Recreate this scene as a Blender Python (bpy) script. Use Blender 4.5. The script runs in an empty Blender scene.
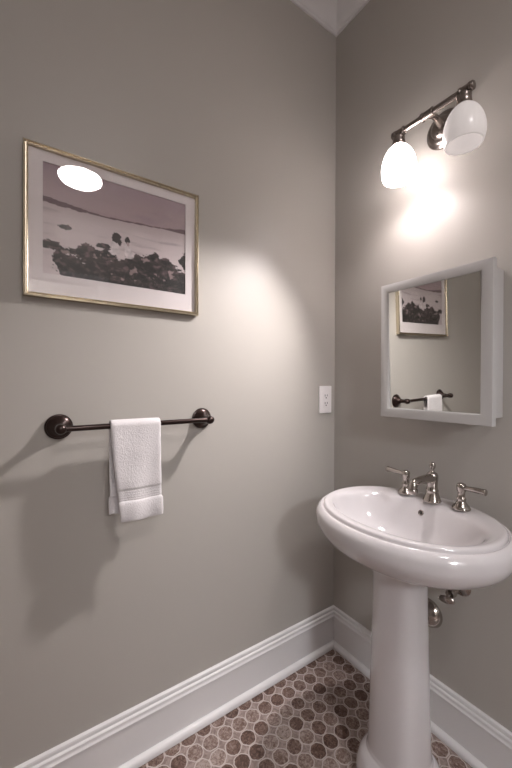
import bpy, bmesh, math, random
from mathutils import Vector, Matrix, noise
PI = math.pi
C = bpy.context.scene
COL = C.collection

# ------------------------------------------------------------------ materials
def mat(name, col=(.8, .8, .8), rough=.5, metal=0.0, coat=0.0, spec=.5, bump=None, coatrough=.05):
    m = bpy.data.materials.new(name); m.use_nodes = True
    b = m.node_tree.nodes['Principled BSDF']
    b.inputs['Base Color'].default_value = (*col, 1)
    b.inputs['Roughness'].default_value = rough
    b.inputs['Metallic'].default_value = metal
    b.inputs['Coat Weight'].default_value = coat
    b.inputs['Coat Roughness'].default_value = coatrough
    b.inputs['Specular IOR Level'].default_value = spec
    if bump:
        sc, st, dist = bump
        nt = m.node_tree
        tc = nt.nodes.new('ShaderNodeTexCoord'); n = nt.nodes.new('ShaderNodeTexNoise')
        n.inputs['Scale'].default_value = sc; n.inputs['Detail'].default_value = 4
        bp = nt.nodes.new('ShaderNodeBump'); bp.inputs['Strength'].default_value = st
        bp.inputs['Distance'].default_value = dist
        nt.links.new(tc.outputs['Object'], n.inputs['Vector'])
        nt.links.new(n.outputs['Fac'], bp.inputs['Height'])
        nt.links.new(bp.outputs['Normal'], b.inputs['Normal'])
    return m

WALLC = (.435, .408, .376)
M_wall = mat('wall_paint', WALLC, .42, bump=(260, .12, .002), spec=.35)
M_trim = mat('trim_paint', (.72, .70, .70), .32, spec=.45)
M_ceil = mat('ceiling_paint', (.74, .73, .71), .6)
M_por = mat('porcelain', (.64, .605, .61), .09, coat=.6)
M_chrome = mat('polished_nickel', (.46, .42, .39), .10, 1.0)
M_cover = mat('brushed_nickel', (.30, .26, .24), .25, 1.0)
M_bronze = mat('oil_rubbed_bronze', (.034, .018, .015), .30, .75, coat=.35, coatrough=.2)
M_gold = mat('gilt_metal', (.62, .55, .43), .24, 1.0)
M_golddark = mat('gilt_recess', (.16, .10, .05), .4, .8)
M_mat = mat('mat_board', (.76, .70, .70), .8)
M_cab = mat('cabinet_white', (.52, .505, .495), .38)
M_plate = mat('outlet_plastic', (.84, .80, .80), .35)
M_dark = mat('dark_slot', (.02, .018, .016), .5)
M_black = mat('dark_gap', (.015, .013, .012), .7)

def towel_mat():
    m = mat('terry_cloth', (.70, .665, .67), .95, spec=.15)
    nt = m.node_tree; b = nt.nodes['Principled BSDF']
    tc = nt.nodes.new('ShaderNodeTexCoord'); n = nt.nodes.new('ShaderNodeTexNoise')
    n.inputs['Scale'].default_value = 330; n.inputs['Detail'].default_value = 3
    bp = nt.nodes.new('ShaderNodeBump'); bp.inputs['Strength'].default_value = .7; bp.inputs['Distance'].default_value = .0015
    nt.links.new(tc.outputs['Object'], n.inputs['Vector']); nt.links.new(n.outputs['Fac'], bp.inputs['Height'])
    nt.links.new(bp.outputs['Normal'], b.inputs['Normal'])
    b.inputs['Sheen Weight'].default_value = .3
    return m
M_towel = towel_mat()

def mirror_mat():
    m = mat('mirror_silver', (.86, .87, .84), .015, 1.0)
    return m
M_mirror = mirror_mat()

def glass_mat():
    m = bpy.data.materials.new('picture_glass'); m.use_nodes = True
    nt = m.node_tree; nt.nodes.clear()
    o = nt.nodes.new('ShaderNodeOutputMaterial'); mx = nt.nodes.new('ShaderNodeMixShader')
    t = nt.nodes.new('ShaderNodeBsdfTransparent'); g = nt.nodes.new('ShaderNodeBsdfGlossy')
    f = nt.nodes.new('ShaderNodeFresnel'); f.inputs['IOR'].default_value = 1.5
    g.inputs['Roughness'].default_value = .01
    ge = nt.nodes.new('ShaderNodeNewGeometry'); mr = nt.nodes.new('ShaderNodeMapRange')
    mr.inputs[3].default_value = 1.5; mr.inputs[4].default_value = 1 / 1.5
    nt.links.new(ge.outputs['Backfacing'], mr.inputs[0]); nt.links.new(mr.outputs[0], f.inputs['IOR'])
    nt.links.new(f.outputs[0], mx.inputs[0]); nt.links.new(t.outputs[0], mx.inputs[1])
    nt.links.new(g.outputs[0], mx.inputs[2]); nt.links.new(mx.outputs[0], o.inputs[0])
    return m
M_glass = glass_mat()

def shade_mat(name, emit):
    m = bpy.data.materials.new(name); m.use_nodes = True
    nt = m.node_tree; nt.nodes.clear()
    o = nt.nodes.new('ShaderNodeOutputMaterial'); mx = nt.nodes.new('ShaderNodeMixShader')
    t = nt.nodes.new('ShaderNodeBsdfTranslucent'); t.inputs[0].default_value = (.88, .85, .83, 1)
    p = nt.nodes.new('ShaderNodeBsdfPrincipled'); p.inputs['Base Color'].default_value = (.78, .75, .73, 1)
    p.inputs['Roughness'].default_value = .25
    mx.inputs[0].default_value = .12 if emit else .45
    nt.links.new(p.outputs[0], mx.inputs[1]); nt.links.new(t.outputs[0], mx.inputs[2])
    last = mx
    if emit:
        e = nt.nodes.new('ShaderNodeEmission'); e.inputs[0].default_value = (1, .93, .93, 1); e.inputs[1].default_value = emit
        a = nt.nodes.new('ShaderNodeAddShader')
        nt.links.new(mx.outputs[0], a.inputs[0]); nt.links.new(e.outputs[0], a.inputs[1]); last = a
    nt.links.new(last.outputs[0], o.inputs[0])
    return m
def emis(name, col, s):
    m = bpy.data.materials.new(name); m.use_nodes = True
    nt = m.node_tree; nt.nodes.clear()
    o = nt.nodes.new('ShaderNodeOutputMaterial'); e = nt.nodes.new('ShaderNodeEmission')
    e.inputs[0].default_value = (*col, 1); e.inputs[1].default_value = s
    nt.links.new(e.outputs[0], o.inputs[0]); return m

def floor_mat():
    m = bpy.data.materials.new('mosaic_tile'); m.use_nodes = True
    nt = m.node_tree; b = nt.nodes['Principled BSDF']; L = nt.links.new
    def N(t, **k):
        n = nt.nodes.new(t)
        for a, v in k.items(): setattr(n, a, v)
        return n
    def mth(op, a, bb=None, c=None):
        n = N('ShaderNodeMath', operation=op)
        for i, v in enumerate((a, bb, c)):
            if v is None: continue
            if isinstance(v, (int, float)): n.inputs[i].default_value = v
            else: L(v, n.inputs[i])
        return n.outputs[0]
    tc = N('ShaderNodeTexCoord')
    wob = N('ShaderNodeTexNoise'); wob.inputs['Scale'].default_value = 55; wob.inputs['Detail'].default_value = 2
    L(tc.outputs['Object'], wob.inputs['Vector'])
    sx = N('ShaderNodeSeparateXYZ'); L(tc.outputs['Object'], sx.inputs[0])
    wsub = mth('MULTIPLY', mth('SUBTRACT', wob.outputs['Fac'], .5), .16)
    u = mth('DIVIDE', mth('SUBTRACT', sx.outputs['X'], .0345), .0533)
    v = mth('DIVIDE', mth('ADD', sx.outputs['Y'], .0066), .0544)
    cu = mth('FLOOR', mth('ADD', u, .5)); cv = mth('FLOOR', mth('ADD', v, .5))
    du = mth('ABSOLUTE', mth('SUBTRACT', u, cu)); dv = mth('ABSOLUTE', mth('SUBTRACT', v, cv))
    r0 = mth('SQRT', mth('ADD', mth('MULTIPLY', du, du), mth('MULTIPLY', dv, dv)))
    oct_ = mth('MAXIMUM', mth('MAXIMUM', du, dv), mth('MULTIPLY', mth('ADD', du, dv), .7071))
    r = mth('ADD', mth('ADD', mth('MULTIPLY', r0, .6), mth('MULTIPLY', oct_, .4)), wsub)
    r = mth('ADD', r, 0.0)
    comb = N('ShaderNodeCombineXYZ'); L(cu, comb.inputs[0]); L(cv, comb.inputs[1])
    wn = N('ShaderNodeTexWhiteNoise', noise_dimensions='3D'); L(comb.outputs[0], wn.inputs['Vector'])
    # stone colour per round
    cr = N('ShaderNodeValToRGB'); e = cr.color_ramp.elements
    e[0].position = 0; e[0].color = (.065, .032, .022, 1); e[1].position = 1; e[1].color = (.40, .325, .29, 1)
    a = cr.color_ramp.elements.new(.35); a.color = (.150, .088, .068, 1)
    a = cr.color_ramp.elements.new(.65); a.color = (.235, .165, .140, 1)
    vein = N('ShaderNodeTexNoise'); vein.inputs['Scale'].default_value = 85; vein.inputs['Detail'].default_value = 6
    vein.inputs['Roughness'].default_value = .75; vein.inputs['Distortion'].default_value = 1.2
    off = N('ShaderNodeVectorMath', operation='ADD'); L(tc.outputs['Object'], off.inputs[0]); L(wn.outputs['Color'], off.inputs[1])
    L(off.outputs[0], vein.inputs['Vector'])
    big = N('ShaderNodeTexNoise'); big.inputs['Scale'].default_value = 6; big.inputs['Detail'].default_value = 2
    L(tc.outputs['Object'], big.inputs['Vector'])
    fac = mth('ADD', mth('MULTIPLY', wn.outputs['Value'], .58), mth('MULTIPLY', mth('SUBTRACT', vein.outputs['Fac'], .44), 3.2))
    fac = mth('ADD', fac, mth('MULTIPLY', mth('SUBTRACT', big.outputs['Fac'], .5), .8))
    L(fac, cr.inputs['Fac'])
    # star filler
    cf = N('ShaderNodeValToRGB'); e = cf.color_ramp.elements
    e[0].position = .3; e[0].color = (.19, .135, .115, 1); e[1].position = .7; e[1].color = (.40, .32, .29, 1)
    v2 = N('ShaderNodeTexNoise'); v2.inputs['Scale'].default_value = 60; v2.inputs['Detail'].default_value = 6
    v2.inputs['Distortion'].default_value = 1.5; L(tc.outputs['Object'], v2.inputs['Vector']); L(v2.outputs['Fac'], cf.inputs['Fac'])
    def ss(x, lo, hi):
        n = N('ShaderNodeMapRange', interpolation_type='SMOOTHSTEP'); L(x, n.inputs[0])
        n.inputs[1].default_value = lo; n.inputs[2].default_value = hi; return n.outputs[0]
    edge1 = ss(r, .425, .450); edge2 = ss(r, .485, .515)
    mix1 = N('ShaderNodeMix', data_type='RGBA'); L(edge1, mix1.inputs['Factor'])
    L(cr.outputs[0], mix1.inputs['A']); mix1.inputs['B'].default_value = (.54, .47, .44, 1)
    mix2 = N('ShaderNodeMix', data_type='RGBA'); L(edge2, mix2.inputs['Factor'])
    L(mix1.outputs['Result'], mix2.inputs['A']); L(cf.outputs[0], mix2.inputs['B'])
    L(mix2.outputs['Result'], b.inputs['Base Color'])
    b.inputs['Roughness'].default_value = .42
    groove = mth('MULTIPLY', edge1, mth('SUBTRACT', 1.0, edge2))
    h = mth('ADD', mth('MULTIPLY', groove, -1.0), mth('MULTIPLY', vein.outputs['Fac'], .3))
    bp = N('ShaderNodeBump'); bp.inputs['Strength'].default_value = .5; bp.inputs['Distance'].default_value = .0015
    L(h, bp.inputs['Height']); L(bp.outputs['Normal'], b.inputs['Normal'])
    return m
M_floor = floor_mat()

# ------------------------------------------------------------------ helpers
def link(name, bm, m, parent=None, smooth=False, loc=None):
    bmesh.ops.recalc_face_normals(bm, faces=bm.faces[:])
    me = bpy.data.meshes.new(name); bm.to_mesh(me); bm.free()
    for mm in (m if isinstance(m, (list, tuple)) else [m]): me.materials.append(mm)
    o = bpy.data.objects.new(name, me); COL.objects.link(o)
    if parent: o.parent = parent
    if loc: o.location = loc
    if smooth:
        for p in me.polygons: p.use_smooth = True
    return o
def auto(o, ang=35):
    me = o.data
    for p in me.polygons: p.use_smooth = True
    me.set_sharp_from_angle(angle=math.radians(ang)); return o
def thing(name, label, cat, loc=(0, 0, 0)):
    o = bpy.data.objects.new(name, None); COL.objects.link(o); o.location = loc
    o['label'] = label; o['category'] = cat; o.empty_display_size = .05
    return o
def struct(o): o['kind'] = 'structure'; return o
def box(bm, a, b, bev=0, seg=2):
    r = bmesh.ops.create_cube(bm, size=1)
    vs = r['verts']
    for v in vs:
        v.co = Vector([(a[i] + b[i]) / 2 + v.co[i] * (b[i] - a[i]) for i in range(3)])
    if bev:
        es = list({e for v in vs for e in v.link_edges})
        bmesh.ops.bevel(bm, geom=es, offset=bev, segments=seg, affect='EDGES', profile=.6)
def lathe(bm, prof, mtx=Matrix(), n=40, sx=1, sy=1):
    """prof: list of (r, h); revolve about local z"""
    rings = []
    for r, h in prof:
        if r < 1e-6: rings.append([bm.verts.new(mtx @ Vector((0, 0, h)))])
        else: rings.append([bm.verts.new(mtx @ Vector((r * sx * math.cos(2 * PI * k / n), r * sy * math.sin(2 * PI * k / n), h))) for k in range(n)])
    for A, B in zip(rings, rings[1:]):
        for k in range(n):
            k2 = (k + 1) % n
            if len(A) == 1 and len(B) == 1: continue
            if len(A) == 1: bm.faces.new((A[0], B[k2], B[k]))
            elif len(B) == 1: bm.faces.new((A[k], A[k2], B[0]))
            else: bm.faces.new((A[k], A[k2], B[k2], B[k]))
def axis(p, d):
    d = Vector(d).normalized()
    return Matrix.Translation(Vector(p)) @ d.to_track_quat('Z', 'Y').to_matrix().to_4x4()
def rounded(pts, k=3):
    """Catmull-Rom resample of a profile"""
    out = []
    P = [pts[0]] + list(pts) + [pts[-1]]
    for i in range(1, len(P) - 2):
        p0, p1, p2, p3 = P[i - 1:i + 3]
        for j in range(k):
            t = j / k
            out.append(tuple(.5 * ((2 * p1[a]) + (-p0[a] + p2[a]) * t + (2 * p0[a] - 5 * p1[a] + 4 * p2[a] - p3[a]) * t * t + (-p0[a] + 3 * p1[a] - 3 * p2[a] + p3[a]) * t ** 3) for a in range(len(p1))))
    out.append(tuple(pts[-1])); return out
def tube(bm, pts, rad, n=16, cap=True, smooth=6):
    P = [Vector(q) for q in rounded(pts, smooth)] if len(pts) > 2 else [Vector(q) for q in pts]
    R = [q[0] for q in rounded([(r, 0) for r in rad], smooth)] if isinstance(rad, (list, tuple)) and len(pts) > 2 else (list(rad) if isinstance(rad, (list, tuple)) else [rad] * len(P))
    rings = []; up = None
    for i, p in enumerate(P):
        t = (P[min(i + 1, len(P) - 1)] - P[max(i - 1, 0)]).normalized()
        if up is None:
            up = Vector((0, 0, 1)) if abs(t.z) < .9 else Vector((1, 0, 0))
        x = up.cross(t).normalized(); up = t.cross(x).normalized()
        rings.append([bm.verts.new(p + (x * math.cos(2 * PI * k / n) + up * math.sin(2 * PI * k / n)) * R[i]) for k in range(n)])
    for A, B in zip(rings, rings[1:]):
        for k in range(n): bm.faces.new((A[k], A[(k + 1) % n], B[(k + 1) % n], B[k]))
    if cap: bm.faces.new(rings[0][::-1]); bm.faces.new(rings[-1])
def sweep_rect(bm, prof, corners, closed=True):
    """prof: list of (inset, height) ; corners: function(inset,height)->list of 3D points round a rectangle"""
    rings = [[bm.verts.new(p) for p in corners(i, h)] for i, h in prof]
    n = len(rings[0])
    R = rings + ([rings[0]] if closed else [])
    for A, B in zip(R, R[1:]):
        for k in range(n): bm.faces.new((A[k], A[(k + 1) % n], B[(k + 1) % n], B[k]))

# ------------------------------------------------------------------ room shell
RX, RY, CZ = 2.35, -1.95, 2.80
T = .1
def shell(name, a, b, m):
    bm = bmesh.new(); box(bm, a, b); return struct(link(name, bm, m))
shell('wall_left', (-T, RY - T, 0), (0, T, CZ), M_wall)
shell('wall_right', (0, 0, 0), (RX, T, CZ), M_wall)
shell('wall_near', (0, RY - T, 0), (RX, RY, CZ), M_wall)
shell('floor', (-T, RY - T, -T), (4.3, T, 0), M_floor)
shell('ceiling', (-T, RY - T, CZ), (4.3, T, CZ + T), M_ceil)
shell('wall_hall_right', (RX + T, -.2, 0), (4.2, -.1, CZ), M_wall)
shell('wall_hall_near', (RX + T, RY + .05, 0), (4.2, RY + .15, CZ), M_wall)
shell('wall_hall_end', (4.2, RY - T, 0), (4.3, T, CZ), M_wall)
# entry wall with a door opening
DY0, DY1, DZ = -1.35, -.59, 2.04
bm = bmesh.new()
box(bm, (RX, RY - T, 0), (RX + T, DY0, CZ)); box(bm, (RX, DY1, 0), (RX + T, T, CZ)); box(bm, (RX, DY0, DZ), (RX + T, DY1, CZ))
struct(link('wall_entry', bm, M_wall))
# the door: slab with two sunk panels, casing, knob
HX, HY = RX + T + .012, DY1 + .02          # leaf swung open into the hall
bm = bmesh.new(); box(bm, (HX, HY, .008), (HX + .75, HY + .035, DZ - .005))
door = struct(link('door_1', bm, M_trim))
for z0, z1 in ((.22, .95), (1.12, 1.9)):
    bm = bmesh.new()
    def cr(i, h, z0=z0, z1=z1): return [(HX + .13 + i, HY - h, z0 + i), (HX + .62 - i, HY - h, z0 + i), (HX + .62 - i, HY - h, z1 - i), (HX + .13 + i, HY - h, z1 - i)]
    sweep_rect(bm, [(0, -.001), (0, .008), (.012, .010), (.024, .004), (.03, -.001)], cr)
    link('door_panel', bm, M_trim, door)
bm = bmesh.new()
lathe(bm, [(0, 0), (.032, 0), (.032, .004), (.012, .01), (.010, .03), (.024, .04), (.028, .052), (.022, .064), (0, .068)], axis((HX + .69, HY + .0005, .95), (0, -1, 0)), 28)
link('door_knob', bm, M_bronze, door, True)
bm = bmesh.new()
for a, b in (((RX - .018, DY0 - .085, 0), (RX - .0005, DY0 - .001, DZ + .085)), ((RX - .018, DY1 + .001, 0), (RX - .0005, DY1 + .085, DZ + .085)), ((RX - .018, DY0 - .001, DZ + .001), (RX - .0005, DY1 + .001, DZ + .085))):
    box(bm, a, b, .004)
struct(link('trim_5', bm, M_trim))

# mouldings: profile (out from wall, z) swept round the room with mitres
base_prof = [(0, .001), (.017, .001), (.017, .126), (.0195, .129), (.0195, .133), (.0165, .1365), (.0150, .140), (.0155, .1465), (.0135, .149), (.0098, .1505), (.0092, .1545), (.0100, .158), (.0085, .1625), (.005, .1645), (0, .1650)]
shoe_prof = [(.0172, .001), (.0325, .001), (.0325, .008), (.031, .014), (.028, .019), (.0225, .0225), (.0172, .0235)]
CB = 2.716
crown_prof = [(0, CB), (.007, CB), (.0085, CB + .003), (.0085, CB + .009), (.0115, CB + .0105), (.014, CB + .014), (.0165, CB + .022), (.024, CB + .036), (.036, CB + .050), (.050, CB + .060), (.062, CB + .065), (.066, CB + .070), (.072, CB + .071), (.074, CB + .078), (.074, CZ - .0005), (0, CZ - .0005)]
def run(name, prof, side, m, cut=None):
    """side: left (x=0), right (y=0), near (y=RY), entry (x=RX)"""
    bm = bmesh.new()
    def ends(o):
        if side == 'left': return (o, -o), (o, RY + o)
        if side == 'right': return (o, -o), (RX - o, -o)
        if side == 'near': return (o, RY + o), (RX - o, RY + o)
        return (RX - o, -o), (RX - o, RY + o)
    segs = [(None, None)] if not cut else [(None, cut[1]), (cut[0], None)]
    for s0, s1 in segs:
        A = []; B = []
        for o, z in prof:
            a, b = ends(o)
            if s1 is not None: b = (b[0], s1)
            if s0 is not None: a = (a[0], s0)
            A.append(bm.verts.new((*a, z))); B.append(bm.verts.new((*b, z)))
        n = len(prof)
        for k in range(n): bm.faces.new((A[k], A[(k + 1) % n], B[(k + 1) % n], B[k]))
        bm.faces.new(A[::-1]); bm.faces.new(B)
    return auto(struct(link(name, bm, m)), 28)
CUT = (DY0 - .0855, DY1 + .0855)
for i, s in enumerate(('left', 'right', 'near', 'entry')):
    run('baseboard_' + s, base_prof, s, M_trim, CUT if s == 'entry' else None)
    run('trim_%d' % (i + 6), shoe_prof, s, M_trim, CUT if s == 'entry' else None)
    run('trim_%d' % (i + 1) if i < 4 else '', crown_prof, s, M_trim)

# ------------------------------------------------------------------ framed picture
FY0, FY1, FZ0, FZ1 = -1.165, -.674, 1.393, 1.797
pic = thing('framed_picture', 'wide gilt-framed beach photograph with white mat hanging above the towel bar', 'picture', (0, (FY0 + FY1) / 2, FZ0))
pl = pic.location
def fc(i, h): return [(h, FY0 + i - pl.y, FZ0 + i - pl.z), (h, FY1 - i - pl.y, FZ0 + i - pl.z), (h, FY1 - i - pl.y, FZ1 - i - pl.z), (h, FY0 + i - pl.y, FZ1 - i - pl.z)]
bm = bmesh.new()
sweep_rect(bm, [(0, .0015), (0, .017), (.0010, .0195), (.0035, .0200), (.0048, .0185), (.0052, .0150), (.0075, .0145), (.0082, .0170), (.0095, .0180), (.0112, .0170), (.0120, .0130), (.0120, .0015)], fc)
auto(link('frame', bm, M_gold, pic), 40)
bm = bmesh.new()
PY0, PY1, PZ0, PZ1 = -1.121, -.718, 1.460, 1.757
def mc(i, h):
    if i: return [(h, PY0 - pl.y, PZ0 - pl.z), (h, PY1 - pl.y, PZ0 - pl.z), (h, PY1 - pl.y, PZ1 - pl.z), (h, PY0 - pl.y, PZ1 - pl.z)]
    return fc(.0121, h)
sweep_rect(bm, [(0, .0075), (0, .0095), (1, .0095), (1, .0075)], mc)
link('mat', bm, M_mat, pic)
bm = bmesh.new(); box(bm, (.0115, FY0 + .0121 - pl.y, FZ0 + .0121 - pl.z), (.0125, FY1 - .0121 - pl.y, FZ1 - .0121 - pl.z))
link('glass', bm, M_glass, pic)

def fb(x, y, s, sd=0.0): return noise.fractal((x * s + sd, y * s, sd), .9, 2.1, 5)
def lerp(a, b, t): return tuple(a[i] + (b[i] - a[i]) * t for i in range(3))
def sm(x, a, b):
    t = max(0, min(1, (x - a) / (b - a))); return t * t * (3 - 2 * t)
ROCKS = [(.05, .73, .085, .042, .18), (.11, .85, .045, .11, .1), (.32, .75, .17, .075, .12), (.20, .93, .11, .14, .05), (.36, .92, .18, .16, .02), (.52, .90, .14, .17, .22),
         (.66, .86, .13, .20, .05), (.73, .66, .055, .05, .08), (.80, .80, .14, .14, .10), (.90, .88, .14, .15, .03), (.99, .63, .045, .10, .05), (.83, .68, .03, .035, .1),
         (.37, .64, .045, .022, .05), (.42, .70, .05, .04, .1), (.62, .72, .09, .05, .2), (.98, .80, .05, .05, .2), (.13, .545, .045, .022, .15), (.64, .985, .4, .06, .0)]
def print_col(u, v):
    sky = lerp((.300, .235, .250), (.350, .265, .275), sm(v, 0, .32))
    sky = lerp(sky, (.235, .195, .21), .5 * sm(fb(u * .5, v, 4, 3), .0, .8))
    hz = .345 + .015 * math.sin(u * 5) - .01 * u
    hill = hz - .035 * (1 - sm(u, 0, .45)) - .03 * sm(u, .8, 1) + .008 * fb(u, 0, 12, 5)
    c = sky
    if v > hill: c = (.165, .125, .135)
    if v > hz + .015 + .006 * fb(u, v, 20, 1):
        w = lerp((.44, .375, .38), (.50, .435, .44), sm(v, .36, .5))
        st = fb(u * .35, v * 2.2, 7, 9)
        c = lerp(w, (.29, .24, .25), .75 * sm(st, .15, .9))
        if v > .40: c = lerp(c, (.56, .49, .49), .5 * sm(fb(u * .6, v * 2, 9, 2), .1, .9))
    best = None
    for k, (a, b, ra, rb, tone) in enumerate(ROCKS):
        d = math.hypot((u - a) / ra, (v - b) / rb) + .42 * fb(u, v, 15, k * 3.3) + .16 * fb(u, v, 48, k)
        if d < 1:
            sh = .006 + .09 * tone + .13 * max(0, fb(u, v, 26, k * 1.7)) + .05 * max(0, (b - v) / rb)
            c = (sh * 1.06, sh * .80, sh * .82)
            if fb(u * 1.2, v, 9, 20 + k) > .55: c = lerp(c, (.34, .28, .28), .6)
    # two seated figures in white
    for (a, b, ra, rb) in ((.455, .620, .028, .060), (.45, .68, .035, .028), (.545, .615, .024, .070), (.560, .68, .034, .036)):
        if math.hypot((u - a) / ra, (v - b) / rb) + .4 * fb(u, v, 26, 7) < 1:
            s = .52 + .20 * fb(u, v, 22, 4); c = (s, s * .9, s * .91)
    for (a, b, ra, rb) in ((.462, .535, .031, .045), (.488, .575, .014, .03), (.54, .540, .019, .034)):
        if math.hypot((u - a) / ra, (v - b) / rb) + .3 * fb(u, v, 30, 8) < 1: c = (.05, .035, .037)
    if math.hypot((u - .545) / .012, (v - .575) / .02) < 1: c = (.33, .25, .25)
    g = .02 * fb(u, v, 90, 2)
    c = tuple(x * (1.28 if x > .25 else 1.28 * (x / .25) ** .6) for x in c)
    return tuple(min(.9, max(0, x + g * x * 3)) for x in c)
NU, NV = 210, 150
bm = bmesh.new(); lay = bm.verts.layers.float_color.new('ink')
G = []
for j in range(NV + 1):
    row = []
    for i in range(NU + 1):
        u, v = i / NU, j / NV
        q = bm.verts.new((.0065, PY0 - .004 + (PY1 - PY0 + .008) * u - pl.y, PZ1 + .004 - (PZ1 - PZ0 + .008) * v - pl.z))
        q[lay] = (*print_col(u, v), 1); row.append(q)
    G.append(row)
for j in range(NV):
    for i in range(NU): bm.faces.new((G[j][i], G[j + 1][i], G[j + 1][i + 1], G[j][i + 1]))
M_print = mat('print_ink', rough=.7)
nt = M_print.node_tree; at = nt.nodes.new('ShaderNodeAttribute'); at.attribute_name = 'ink'
nt.links.new(at.outputs['Color'], nt.nodes['Principled BSDF'].inputs['Base Color'])
link('print', bm, M_print, pic)
bm = bmesh.new(); box(bm, (.0005, FY0 + .0125 - pl.y, FZ0 + .0125 - pl.z), (.006, FY1 - .0125 - pl.y, FZ1 - .0125 - pl.z)); link('backing_board', bm, M_golddark, pic)

# ------------------------------------------------------------------ towel bar
BZ, BX, BY0, BY1 = 1.046, .066, -1.083, -.655
tb = thing('towel_bar', 'dark oil-rubbed bronze towel bar with round rosettes under the picture', 'towel rail', (0, (BY0 + BY1) / 2, BZ))
bm = bmesh.new()
tube(bm, [(BX, BY0 - tb.location.y + .004, 0), (BX, BY1 - tb.location.y - .002, 0)], .0078, 20)
auto(link('bar', bm, M_bronze, tb), 40)
ros = rounded([(0, 0), (.0375, 0), (.0380, .003), (.0365, .006), (.0330, .0075), (.0322, .0105), (.0290, .0125), (.0255, .014), (.0215, .0185), (.0150, .024), (.0115, .029), (.0100, .036)], 2)
ros = [(0, .0005), (.0340, .0005), (.0350, .003), (.0340, .006), (.0308, .0072), (.0300, .0105), (.0276, .0122), (.0245, .0140), (.0215, .0185), (.0150, .0245), (.0112, .030), (.0100, .037), (.0096, .052), (.0122, .055), (.0135, .060), (.0138, .066), (.0130, .072), (.0100, .0775), (.005, .080), (0, .0805)]
for y in (BY0, BY1):
    bm = bmesh.new(); lathe(bm, ros, axis((0, y - tb.location.y, 0), (1, 0, 0)), 40)
    auto(link('bar_post', bm, M_bronze, tb), 50)
bm = bmesh.new(); lathe(bm, [(0, 0), (.0065, 0), (.0095, .003), (.0095, .006), (.006, .009), (0, .010)], axis((BX, BY1 - tb.location.y + .005, 0), (0, 1, 0)), 20)
auto(link('bar_finial', bm, M_bronze, tb), 50)

# ------------------------------------------------------------------ hand towel
tow = thing('hand_towel', 'white terry hand towel with ribbed band folded over the bronze bar', 'towel', (BX, -.895, BZ))
def towel_layer(name, y0t, y1t, y0b, y1b, drop, side, gap, thick, seedv, hem=True):
    """side +1 in front of the bar, -1 behind; one folded flap from the bar's top down"""
    bm = bmesh.new(); nu, nv = 30, 90
    rows = []
    R = .0085 + gap
    arc = R * PI / 2; tot = arc + drop
    for j in range(nv + 1):
        s = tot * j / nv
        if s < arc:
            a = s / R; x = side * R * math.sin(a); z = R * math.cos(a); d = 0
        else:
            d = s - arc; x = side * R; z = -d
        f = d / drop
        row = []
        for i in range(nu + 1):
            t = i / nu
            ya = y0t + (y0b - y0t) * f ** 1.4; yb = y1t + (y1b - y1t) * f ** 1.2
            y = ya + (yb - ya) * t
            w = .0035 * math.sin(t * 5.5 + seedv) * f + .0022 * math.sin(t * 11 + seedv * 2 + f * 3) * f
            w += .0012 * noise.noise((t * 3, f * 5, seedv))
            h = 0
            if hem:
                if .655 < f < .79: h = .0012 * math.sin((f - .655) / .135 * 2 * PI * 6) - .0022
                elif f >= .80: h = .0035 * max(0, math.sin(min(1, (f - .80) / .20) * PI)) ** .5
            yy = y
            if hem and f > .80: yy += (t - .5) * .006
            e = min(t, 1 - t); rd = 1 - math.sqrt(max(0, 1 - (1 - min(1, e / .06)) ** 2))
            xo = x + side * (w + h) - side * rd * thick * .5
            row.append(Vector((xo, yy, z + .0015 * math.sin(t * 7 + seedv) * f)))
        rows.append(row)
    Vs = [[bm.verts.new(p) for p in r] for r in rows]
    for j in range(nv):
        for i in range(nu): bm.faces.new((Vs[j][i], Vs[j][i + 1], Vs[j + 1][i + 1], Vs[j + 1][i]))
    o = link(name, bm, M_towel, tow, True)
    sol = o.modifiers.new('s', 'SOLIDIFY'); sol.thickness = thick; sol.offset = 0
    ss = o.modifiers.new('ss', 'SUBSURF'); ss.levels = 1; ss.render_levels = 1
    tx = bpy.data.textures.new('t' + name, 'CLOUDS'); tx.noise_scale = .004
    dm = o.modifiers.new('d', 'DISPLACE'); dm.texture = tx; dm.strength = .0008; dm.texture_coords = 'LOCAL'
    return o
towel_layer('front_flap', -.069, .071, -.038, .075, .272, 1, .0055, .007, .6)
towel_layer('back_flap', -.069, .069, -.064, .062, .255, -1, .0055, .007, 2.1)

# ------------------------------------------------------------------ outlet
ol = thing('electrical_outlet', 'white duplex power outlet plate on the wall near the corner', 'outlet', (0, -.0625, 1.095))
bm = bmesh.new(); box(bm, (.0005, -.0365, -.0595), (.0075, .0365, .0595), .003, 3); auto(link('cover_plate', bm, M_plate, ol), 50)
bm = bmesh.new(); box(bm, (.0076, -.0168, -.0335), (.0098, .0168, .0335), .001); auto(link('receptacle', bm, M_plate, ol), 50)
for zc in (.0175, -.0155):
    bm = bmesh.new()
    box(bm, (.0099, -.0080, zc - .0045), (.0103, -.0050, zc + .0050)); box(bm, (.0099, .0050, zc - .0035), (.0103, .0080, zc + .0050))
    lathe(bm, [(0, 0), (.0031, 0), (.0031, .0004), (0, .0004)], axis((.0099, 0, zc - .0095), (1, 0, 0)), 14)
    link('socket_slots', bm, M_dark, ol)
for zc in (.048, -.048):
    bm = bmesh.new(); lathe(bm, [(0, 0), (.003, 0), (.0028, .001), (0, .0013)], axis((.0076, 0, zc), (1, 0, 0)), 16)
    link('screw', bm, M_plate, ol, True)

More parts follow.
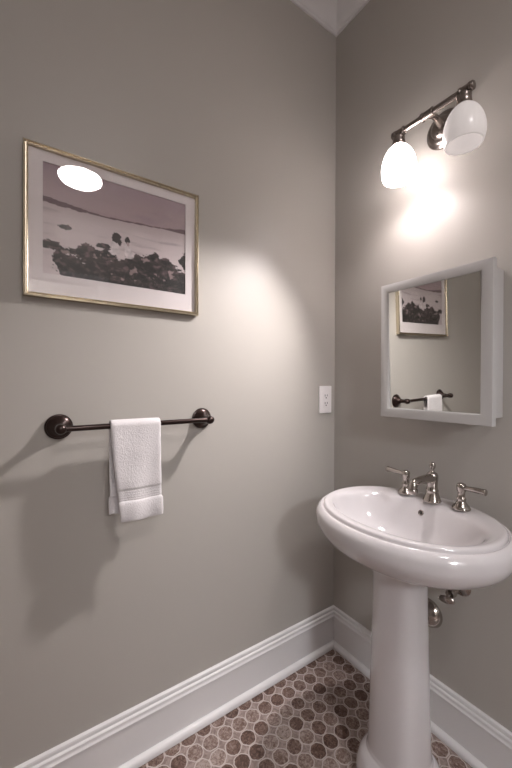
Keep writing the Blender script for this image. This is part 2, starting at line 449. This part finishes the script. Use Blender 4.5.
# ------------------------------------------------------------------ mirrored cabinet
X0, X1, Z0, Z1, DP = .3207, .6756, 1.051, 1.513, .110
cab = thing('medicine_cabinet', 'white framed mirror cabinet mounted on the wall above the sink', 'mirror cabinet', ((X0 + X1) / 2, 0, Z0))
cl = cab.location
bm = bmesh.new(); box(bm, (X0 + .018 - cl.x, -.0885, .018), (X1 - .016 - cl.x, -.0005, Z1 - Z0 - .013), .0015)
auto(link('cabinet_body', bm, M_cab, cab), 50)
bm = bmesh.new()
def dc(i, h): return [(X0 + i - cl.x, -h, i), (X1 - i - cl.x, -h, i), (X1 - i - cl.x, -h, Z1 - Z0 - i), (X0 + i - cl.x, -h, Z1 - Z0 - i)]
sweep_rect(bm, [(0, .089), (0, .105), (.001, .1085), (.004, .110), (.0265, .110), (.029, .109), (.0305, .107), (.0315, .106), (.0315, .089)], dc)
dr = auto(link('door', bm, M_cab, cab), 40)
bm = bmesh.new(); box(bm, (X0 + .0318 - cl.x, -.104, .0318), (X1 - .0318 - cl.x, -.100, Z1 - Z0 - .0318))
for v in bm.verts: v.co.y -= (v.co.z - .231) * .026
link('mirror', bm, M_mirror, dr)

# ------------------------------------------------------------------ wall sconce
SY, SZ = -.13, 1.998
SC = (.50, 0, 2.02)
sc = thing('wall_sconce', 'two-shade nickel wall light with a horizontal bar above the mirror cabinet', 'wall light', SC)
def rel(p): return (p[0] - SC[0], p[1] - SC[1], p[2] - SC[2])
bm = bmesh.new(); lathe(bm, [(0, .0005), (.060, .0005), (.061, .004), (.059, .008), (.053, .010), (.051, .015), (.046, .018), (.038, .020), (.036, .026), (.028, .032), (.016, .036), (0, .037)], axis(rel((.487, 0, 2.012)), (0, -1, 0)), 48)
auto(link('backplate', bm, M_cover, sc), 50)
bm = bmesh.new(); tube(bm, [rel((.489, -.03, 2.012)), rel((.494, -.075, 2.018)), rel((.50, SY, SZ))], [.0115, .0095, .0105], 20)
link('arm', bm, M_cover, sc, True)
bm = bmesh.new(); tube(bm, [rel((.386, SY, SZ)), rel((.626, SY, SZ))], .0092, 20); auto(link('crossbar', bm, M_cover, sc), 40)
for x, h, r in ((.405, .034, .0132), (.50, .036, .0136), (.610, .030, .0132)):
    bm = bmesh.new(); lathe(bm, [(.0090, -h / 2 - .002), (r, -h / 2), (r, -h / 2 + .004), (r - .0016, -h / 2 + .006), (r - .0016, h / 2 - .006), (r, h / 2 - .004), (r, h / 2), (.0090, h / 2 + .002)], axis(rel((x, SY, SZ)), (1, 0, 0)), 24)
    auto(link('collar', bm, M_cover, sc), 25)
for x in (.386, .626):
    s = -1 if x < .5 else 1
    bm = bmesh.new(); lathe(bm, [(.0090, 0), (.0122, .001), (.0125, .006), (.0095, .009), (0, .010)], axis(rel((x - s * .001, SY, SZ)), (s, 0, 0)), 24)
    auto(link('end_cap', bm, M_cover, sc), 50)
M_lit = shade_mat('frosted_glass_lit', 7.5); M_faintglow = shade_mat('frosted_glass_faint_glow', .13)  # second shade glows faintly by emission though its bulb is off
M_bulb = emis('bulb_glow', (1, .92, .925), 150)
M_bulboff = mat('frosted_bulb', (.8, .79, .77), .3)
for x, lit in ((.402, True), (.607, False)):
    zt = 1.957
    bm = bmesh.new(); lathe(bm, [(0, zt + .040), (.010, zt + .040), (.012, zt + .034), (.0175, zt + .031), (.0192, zt + .024), (.0182, zt + .020), (.0192, zt + .016), (.0202, zt + .002), (.0190, zt), (.016, zt + .001), (.016, zt + .012), (0, zt + .014)], axis(rel((x, SY, 0)), (0, 0, 1)), 32)
    cup = auto(link('socket_cup', bm, M_cover, sc), 50)
    o = [(.0170, 0), (.0200, -.003), (.0300, -.011), (.0400, -.024), (.0480, -.042), (.0530, -.062), (.0545, -.080), (.0530, -.096), (.0485, -.112)]
    o = rounded(o, 4)
    inn = [(r - .003, h + (.0005 if k < len(o) - 1 else 0)) for k, (r, h) in enumerate(o)][::-1]
    bm = bmesh.new(); lathe(bm, [(r, zt + h) for r, h in o + inn] + [(o[0][0], zt)], axis(rel((x, SY, 0)), (0, 0, 1)), 48)
    s = link('shade', bm, M_lit if lit else M_faintglow, sc, True)
    s['label'] = 'lit white glass shade' if lit else 'frosted white glass shade, bulb off, with a faint added glow'
    bm = bmesh.new(); lathe(bm, [(0, zt - .001), (.010, zt - .001), (.011, zt - .025), (.016, zt - .04), (.023, zt - .055), (.026, zt - .070), (.023, zt - .085), (.014, zt - .094), (0, zt - .097)], axis(rel((x, SY, 0)), (0, 0, 1)), 28)
    if not lit:
        for v in bm.verts:
            zz = zt - SC[2]; v.co.z = zz + (v.co.z - zz) * .66; v.co.x = x - SC[0] + (v.co.x - x + SC[0]) * .8; v.co.y = SY - SC[1] + (v.co.y - SY + SC[1]) * .8
    link('bulb', bm, M_bulb if lit else M_bulboff, sc, True)

# added spot just under the lit shade, aimed to brighten the left wall
ld = bpy.data.lights.new('sconce_fill_spot', 'SPOT'); ld.energy = 40; ld.spot_size = math.radians(88); ld.spot_blend = 1
ld.shadow_soft_size = .028; ld.color = (1, .94, .94)
lo = bpy.data.objects.new('sconce_fill_spot', ld); COL.objects.link(lo); lo.location = (.402, -.13, 1.838)
lo.rotation_euler = Vector((-.40, -1.05, -1.50)).to_track_quat('-Z', 'Y').to_euler()

# ------------------------------------------------------------------ pedestal sink
SX, SYc = .506, -.247
sk = thing('pedestal_sink', 'white oval porcelain pedestal sink standing against the right-hand wall', 'sink', (SX, SYc, 0))
rings = [  # a, b, z, cy offset
    (.085, .080, .684, .0), (.130, .115, .681, .0), (.172, .150, .684, 0), (.210, .181, .694, 0), (.238, .204, .707, 0), (.258, .219, .725, 0), (.2675, .2275, .744, 0), (.2695, .2295, .759, 0), (.2675, .2280, .774, 0),
    (.2610, .2215, .7855, 0), (.2545, .2150, .7915, 0), (.2505, .2115, .7920, 0), (.2480, .2090, .7890, 0), (.2468, .2075, .7895, 0), (.2462, .2062, .7950, 0), (.2445, .2045, .7985, 0), (.2410, .2010, .8010, 0),
    (.235, .193, .8012, 0), (.229, .180, .8000, -.004), (.222, .168, .7985, -.010), (.216, .158, .7955, -.016), (.209, .149, .788, -.021), (.200, .138, .768, -.024), (.184, .125, .740, -.025), (.158, .107, .712, -.025), (.120, .083, .692, -.024), (.07, .052, .682, -.022), (.024, .024, .679, -.02)]
rings = rounded(rings, 3)
bm = bmesh.new(); n = 96; RR = []
for a, b, z, oy in rings:
    ring = []
    for k in range(n):
        t = 2 * PI * k / n; c, s = math.cos(t), math.sin(t); e = .95
        ring.append(bm.verts.new((a * math.copysign(abs(c) ** e, c), oy + b * math.copysign(abs(s) ** e, s), z)))
    RR.append(ring)
for A, B in zip(RR, RR[1:]):
    for k in range(n): bm.faces.new((A[k], A[(k + 1) % n], B[(k + 1) % n], B[k]))
bm.faces.new(RR[0][::-1]); bm.faces.new(RR[-1])
bas = auto(link('basin', bm, M_por, sk), 60)
# overflow hole and drain
ov = Vector((-.016, .1115, .7645))
bm = bmesh.new(); lathe(bm, [(.0085, .0), (.0085, .0022), (.0060, .0026), (.0052, .0006), (0, .0003)], axis(ov, (0, -.89, .45)), 24)
link('overflow_ring', bm, [M_cover], bas, True)
bm = bmesh.new(); lathe(bm, [(0, 0), (.0058, 0), (.0054, .0011), (0, .0012)], axis(ov, (0, -.89, .45)), 20)
link('overflow_hole', bm, M_dark, bas)
bm = bmesh.new(); lathe(bm, [(0, .6775), (.028, .6775), (.029, .6815), (.024, .6835), (.019, .6825), (.018, .685), (.010, .6875), (0, .688)], axis((0, -.02, 0), (0, 0, 1)), 32)
auto(link('drain', bm, M_chrome, bas), 50)
# pedestal
PO = (-.007, -.012)
prof = [(.108, .001), (.110, .024), (.108, .052), (.100, .078), (.089, .094), (.0845, .099), (.0825, .105), (.0800, .12), (.0770, .20), (.0735, .35), (.0700, .48), (.0685, .57), (.0700, .62), (.077, .655), (.085, .680)]
prof = rounded(prof, 4)
bm = bmesh.new(); RR = []
for r, z in prof:
    ring = []
    for k in range(64):
        t = 2 * PI * k / 64; c, s = math.cos(t), math.sin(t); e = .74
        ring.append(bm.verts.new((PO[0] + r * math.copysign(abs(c) ** e, c), PO[1] + r * .98 * math.copysign(abs(s) ** e, s), z)))
    RR.append(ring)
for A, B in zip(RR, RR[1:]):
    for k in range(64): bm.faces.new((A[k], A[(k + 1) % 64], B[(k + 1) % 64], B[k]))
bm.faces.new(RR[0][::-1]); bm.faces.new(RR[-1])
auto(link('pedestal', bm, M_por, sk), 60)

# ------------------------------------------------------------------ faucet
FX, FY, FZ = .508, -.105, .8012
fa = thing('faucet', 'polished nickel three-piece faucet with lever handles on the back of the sink', 'faucet', (FX, FY, FZ))
bm = bmesh.new()
lathe(bm, [(0, .0), (.0265, .0), (.0270, .003), (.0250, .006), (.0235, .010), (.0215, .016), (.0190, .023), (.0175, .030), (.0182, .032), (.0182, .035), (.0160, .038), (.0152, .048), (.0160, .060), (.0172, .072), (.0170, .081), (.0135, .088), (.0065, .092), (.0048, .097), (.0062, .101), (.0088, .105), (.0095, .111), (.0084, .117), (.0045, .121), (0, .122)], n=32)
auto(link('faucet_body', bm, M_chrome, fa), 50)
bm = bmesh.new()
tube(bm, [(0, 0, .071), (0, -.025, .073), (0, -.060, .0745), (0, -.088, .073), (0, -.103, .066), (0, -.107, .052)], [.0150, .0140, .0122, .0118, .0122, .0120], 22)
sp = link('spout', bm, M_chrome, fa, True)
bm = bmesh.new(); lathe(bm, [(0, .056), (.0135, .056), (.0150, .053), (.0140, .046), (.0125, .042), (0, .043)], axis((0, -.107, 0), (0, 0, 1)), 24)
auto(link('aerator', bm, M_chrome, sp), 50)
for s, d, hx, hy in ((-1, (-.95, .10, .0), -.092, .004), (1, (.985, -.03, .0), .084, .006)):

    bm = bmesh.new()
    lathe(bm, [(0, 0), (.0245, 0), (.0250, .003), (.0230, .006), (.0215, .009), (.0170, .014), (.0125, .021), (.0115, .026), (.0125, .028), (.0125, .031), (.0105, .034), (.0095, .044), (.0105, .050), (.0125, .053), (.0130, .068), (.0110, .073), (.0040, .076), (0, .0765)], axis((hx, hy, 0), (0, 0, 1)), 30)
    hb = auto(link('handle', bm, M_chrome, fa), 50)
    d = Vector(d).normalized(); p = Vector((hx, hy, .062))
    L_ = .072 if s < 0 else .060
    bm = bmesh.new()
    tube(bm, [tuple(p + d * .004), tuple(p + d * .020 + Vector((0, 0, .001))), tuple(p + d * (L_ - .02) + Vector((0, 0, .002))), tuple(p + d * L_ + Vector((0, 0, .002)))], [.0066, .0068, .0080, .0088], 18)
    lathe(bm, [(.0090, 0), (.0096, .001), (.0096, .005), (.0080, .007), (0, .0075)], axis(tuple(p + d * (L_ - .0005) + Vector((0, 0, .002))), d), 20)
    auto(link('lever', bm, M_chrome, hb), 50)

# ------------------------------------------------------------------ plumbing behind the pedestal
dp = thing('drain_trap', 'nickel drain pipe and wall flange behind the sink pedestal', 'pipe', (.47, 0, .372))
bm = bmesh.new(); lathe(bm, [(0, .0005), (.047, .0005), (.048, .004), (.045, .012), (.038, .022), (.028, .030), (.022, .034), (.0195, .036), (.0195, .040), (0, .040)], axis((-.028, 0, .006), (0, -1, 0)), 40)
auto(link('wall_flange', bm, M_chrome, dp), 50)
bm = bmesh.new(); tube(bm, [(-.028, -.03, .006), (-.028, -.08, .006), (-.018, -.115, .002), (-.008, -.126, -.03), (-.008, -.140, -.055)], .016, 18)
link('trap_arm', bm, M_chrome, dp, True)
vv = thing('shutoff_valve', 'small nickel water shutoff valve with oval handle under the right of the basin', 'valve', (.548, 0, .506)); vv.scale = (1.2, 1.0, 1.15)
bm = bmesh.new(); lathe(bm, [(0, .0005), (.024, .0005), (.024, .003), (.012, .009), (0, .009)], axis((0, 0, .01), (0, -1, 0)), 28)
auto(link('escutcheon', bm, M_chrome, vv), 50)
bm = bmesh.new(); tube(bm, [(0, -.006, .01), (0, -.062, .01)], .0065, 16)
lathe(bm, [(0, -.012), (.0105, -.012), (.0115, -.008), (.0115, .008), (.0105, .012), (0, .012)], axis((0, -.064, .01), (0, 1, 0)), 20)
lathe(bm, [(0, 0), (.010, 0), (.010, .014), (.007, .018), (.007, .024), (0, .024)], axis((0, -.064, .014), (0, 0, 1)), 6)
auto(link('valve_body', bm, M_chrome, vv), 40)
bm = bmesh.new(); tube(bm, [(0, -.070, .01), (0, -.096, .004)], .0045, 12)
lathe(bm, [(0, 0), (.012, .001), (.015, .004), (.012, .008), (0, .010)], axis((0, -.094, .004), (.35, -.9, -.1)), 24, 1.35, .75)
auto(link('valve_handle', bm, M_chrome, vv), 50)
bm = bmesh.new(); tube(bm, [(0, -.064, .036), (.002, -.066, .08), (.006, -.078, .105), (.012, -.088, .125)], .0048, 12)
link('supply_line', bm, M_cover, vv, True)

# ------------------------------------------------------------------ ceiling light behind the photographer
cx, cy = 1.83, -.80
cg = thing('ceiling_light', 'white glass dome light on the ceiling, mirrored in the picture glass', 'ceiling light', (cx, cy, CZ))
bm = bmesh.new(); lathe(bm, [(0, -.0005), (.075, -.0005), (.078, -.004), (.074, -.014), (.03, -.022), (.03, -.060), (.150, -.078), (.156, -.084), (.154, -.102), (.150, -.104), (0, -.104)], n=56)
auto(link('base', bm, M_cover, cg), 50)
M_dome = emis('dome_glass_lit', (1, .94, .94), 35)
bm = bmesh.new(); lathe(bm, [(.150 * math.cos(t * PI / 2 / 14), -.1045 - .055 * math.sin(t * PI / 2 / 14)) for t in range(14)] + [(0, -.1595)], n=56)
link('dome', bm, M_dome, cg, True)

hl = thing('added_pendant_light', 'white drum pendant added in the unseen hall to brighten the lower left wall', 'ceiling light', (3.55, -1.5, CZ))  # unseen hall lamp, added as fill for the lower left wall
bm = bmesh.new(); lathe(bm, [(0, -.0005), (.06, -.0005), (.06, -.02), (.008, -.03), (.008, -.30), (.03, -.305), (0, -.305)], n=32)
auto(link('stem', bm, M_cover, hl), 40)
bm = bmesh.new(); lathe(bm, [(0, -.3055), (.16, -.3055), (.17, -.315), (.17, -.46), (.16, -.47), (0, -.47)], n=48)
auto(link('drum_shade', bm, emis('added_drum_glow', (.93, .95, 1), 75), hl), 40)

# ------------------------------------------------------------------ world, camera, view
w = bpy.data.worlds.new('w'); C.world = w; w.use_nodes = True
w.node_tree.nodes['Background'].inputs[0].default_value = (.9, .95, 1, 1); w.node_tree.nodes['Background'].inputs[1].default_value = .1
cam = bpy.data.cameras.new('cam'); co = bpy.data.objects.new('cam', cam); COL.objects.link(co); C.camera = co
cam.sensor_fit = 'HORIZONTAL'; cam.sensor_width = 36; cam.lens = 346.4 / 512 * 36; cam.clip_start = .02
yaw, pit, rol = math.radians(55.876), math.radians(-.296), math.radians(.204)
d = Vector((-math.sin(yaw) * math.cos(pit), math.cos(yaw) * math.cos(pit), math.sin(pit)))
r = Vector((math.cos(yaw), math.sin(yaw), 0)); u = r.cross(d)
r2 = r * math.cos(rol) + u * math.sin(rol); u2 = r2.cross(d)
co.matrix_world = Matrix(((r2.x, u2.x, -d.x, 1.0933), (r2.y, u2.y, -d.y, -1.1683), (r2.z, u2.z, -d.z, 1.17), (0, 0, 0, 1)))
vs = C.view_settings; vs.view_transform = 'Standard'; vs.look = 'None'; vs.gamma = 1; vs.use_curve_mapping = False
vs.exposure = 0.68
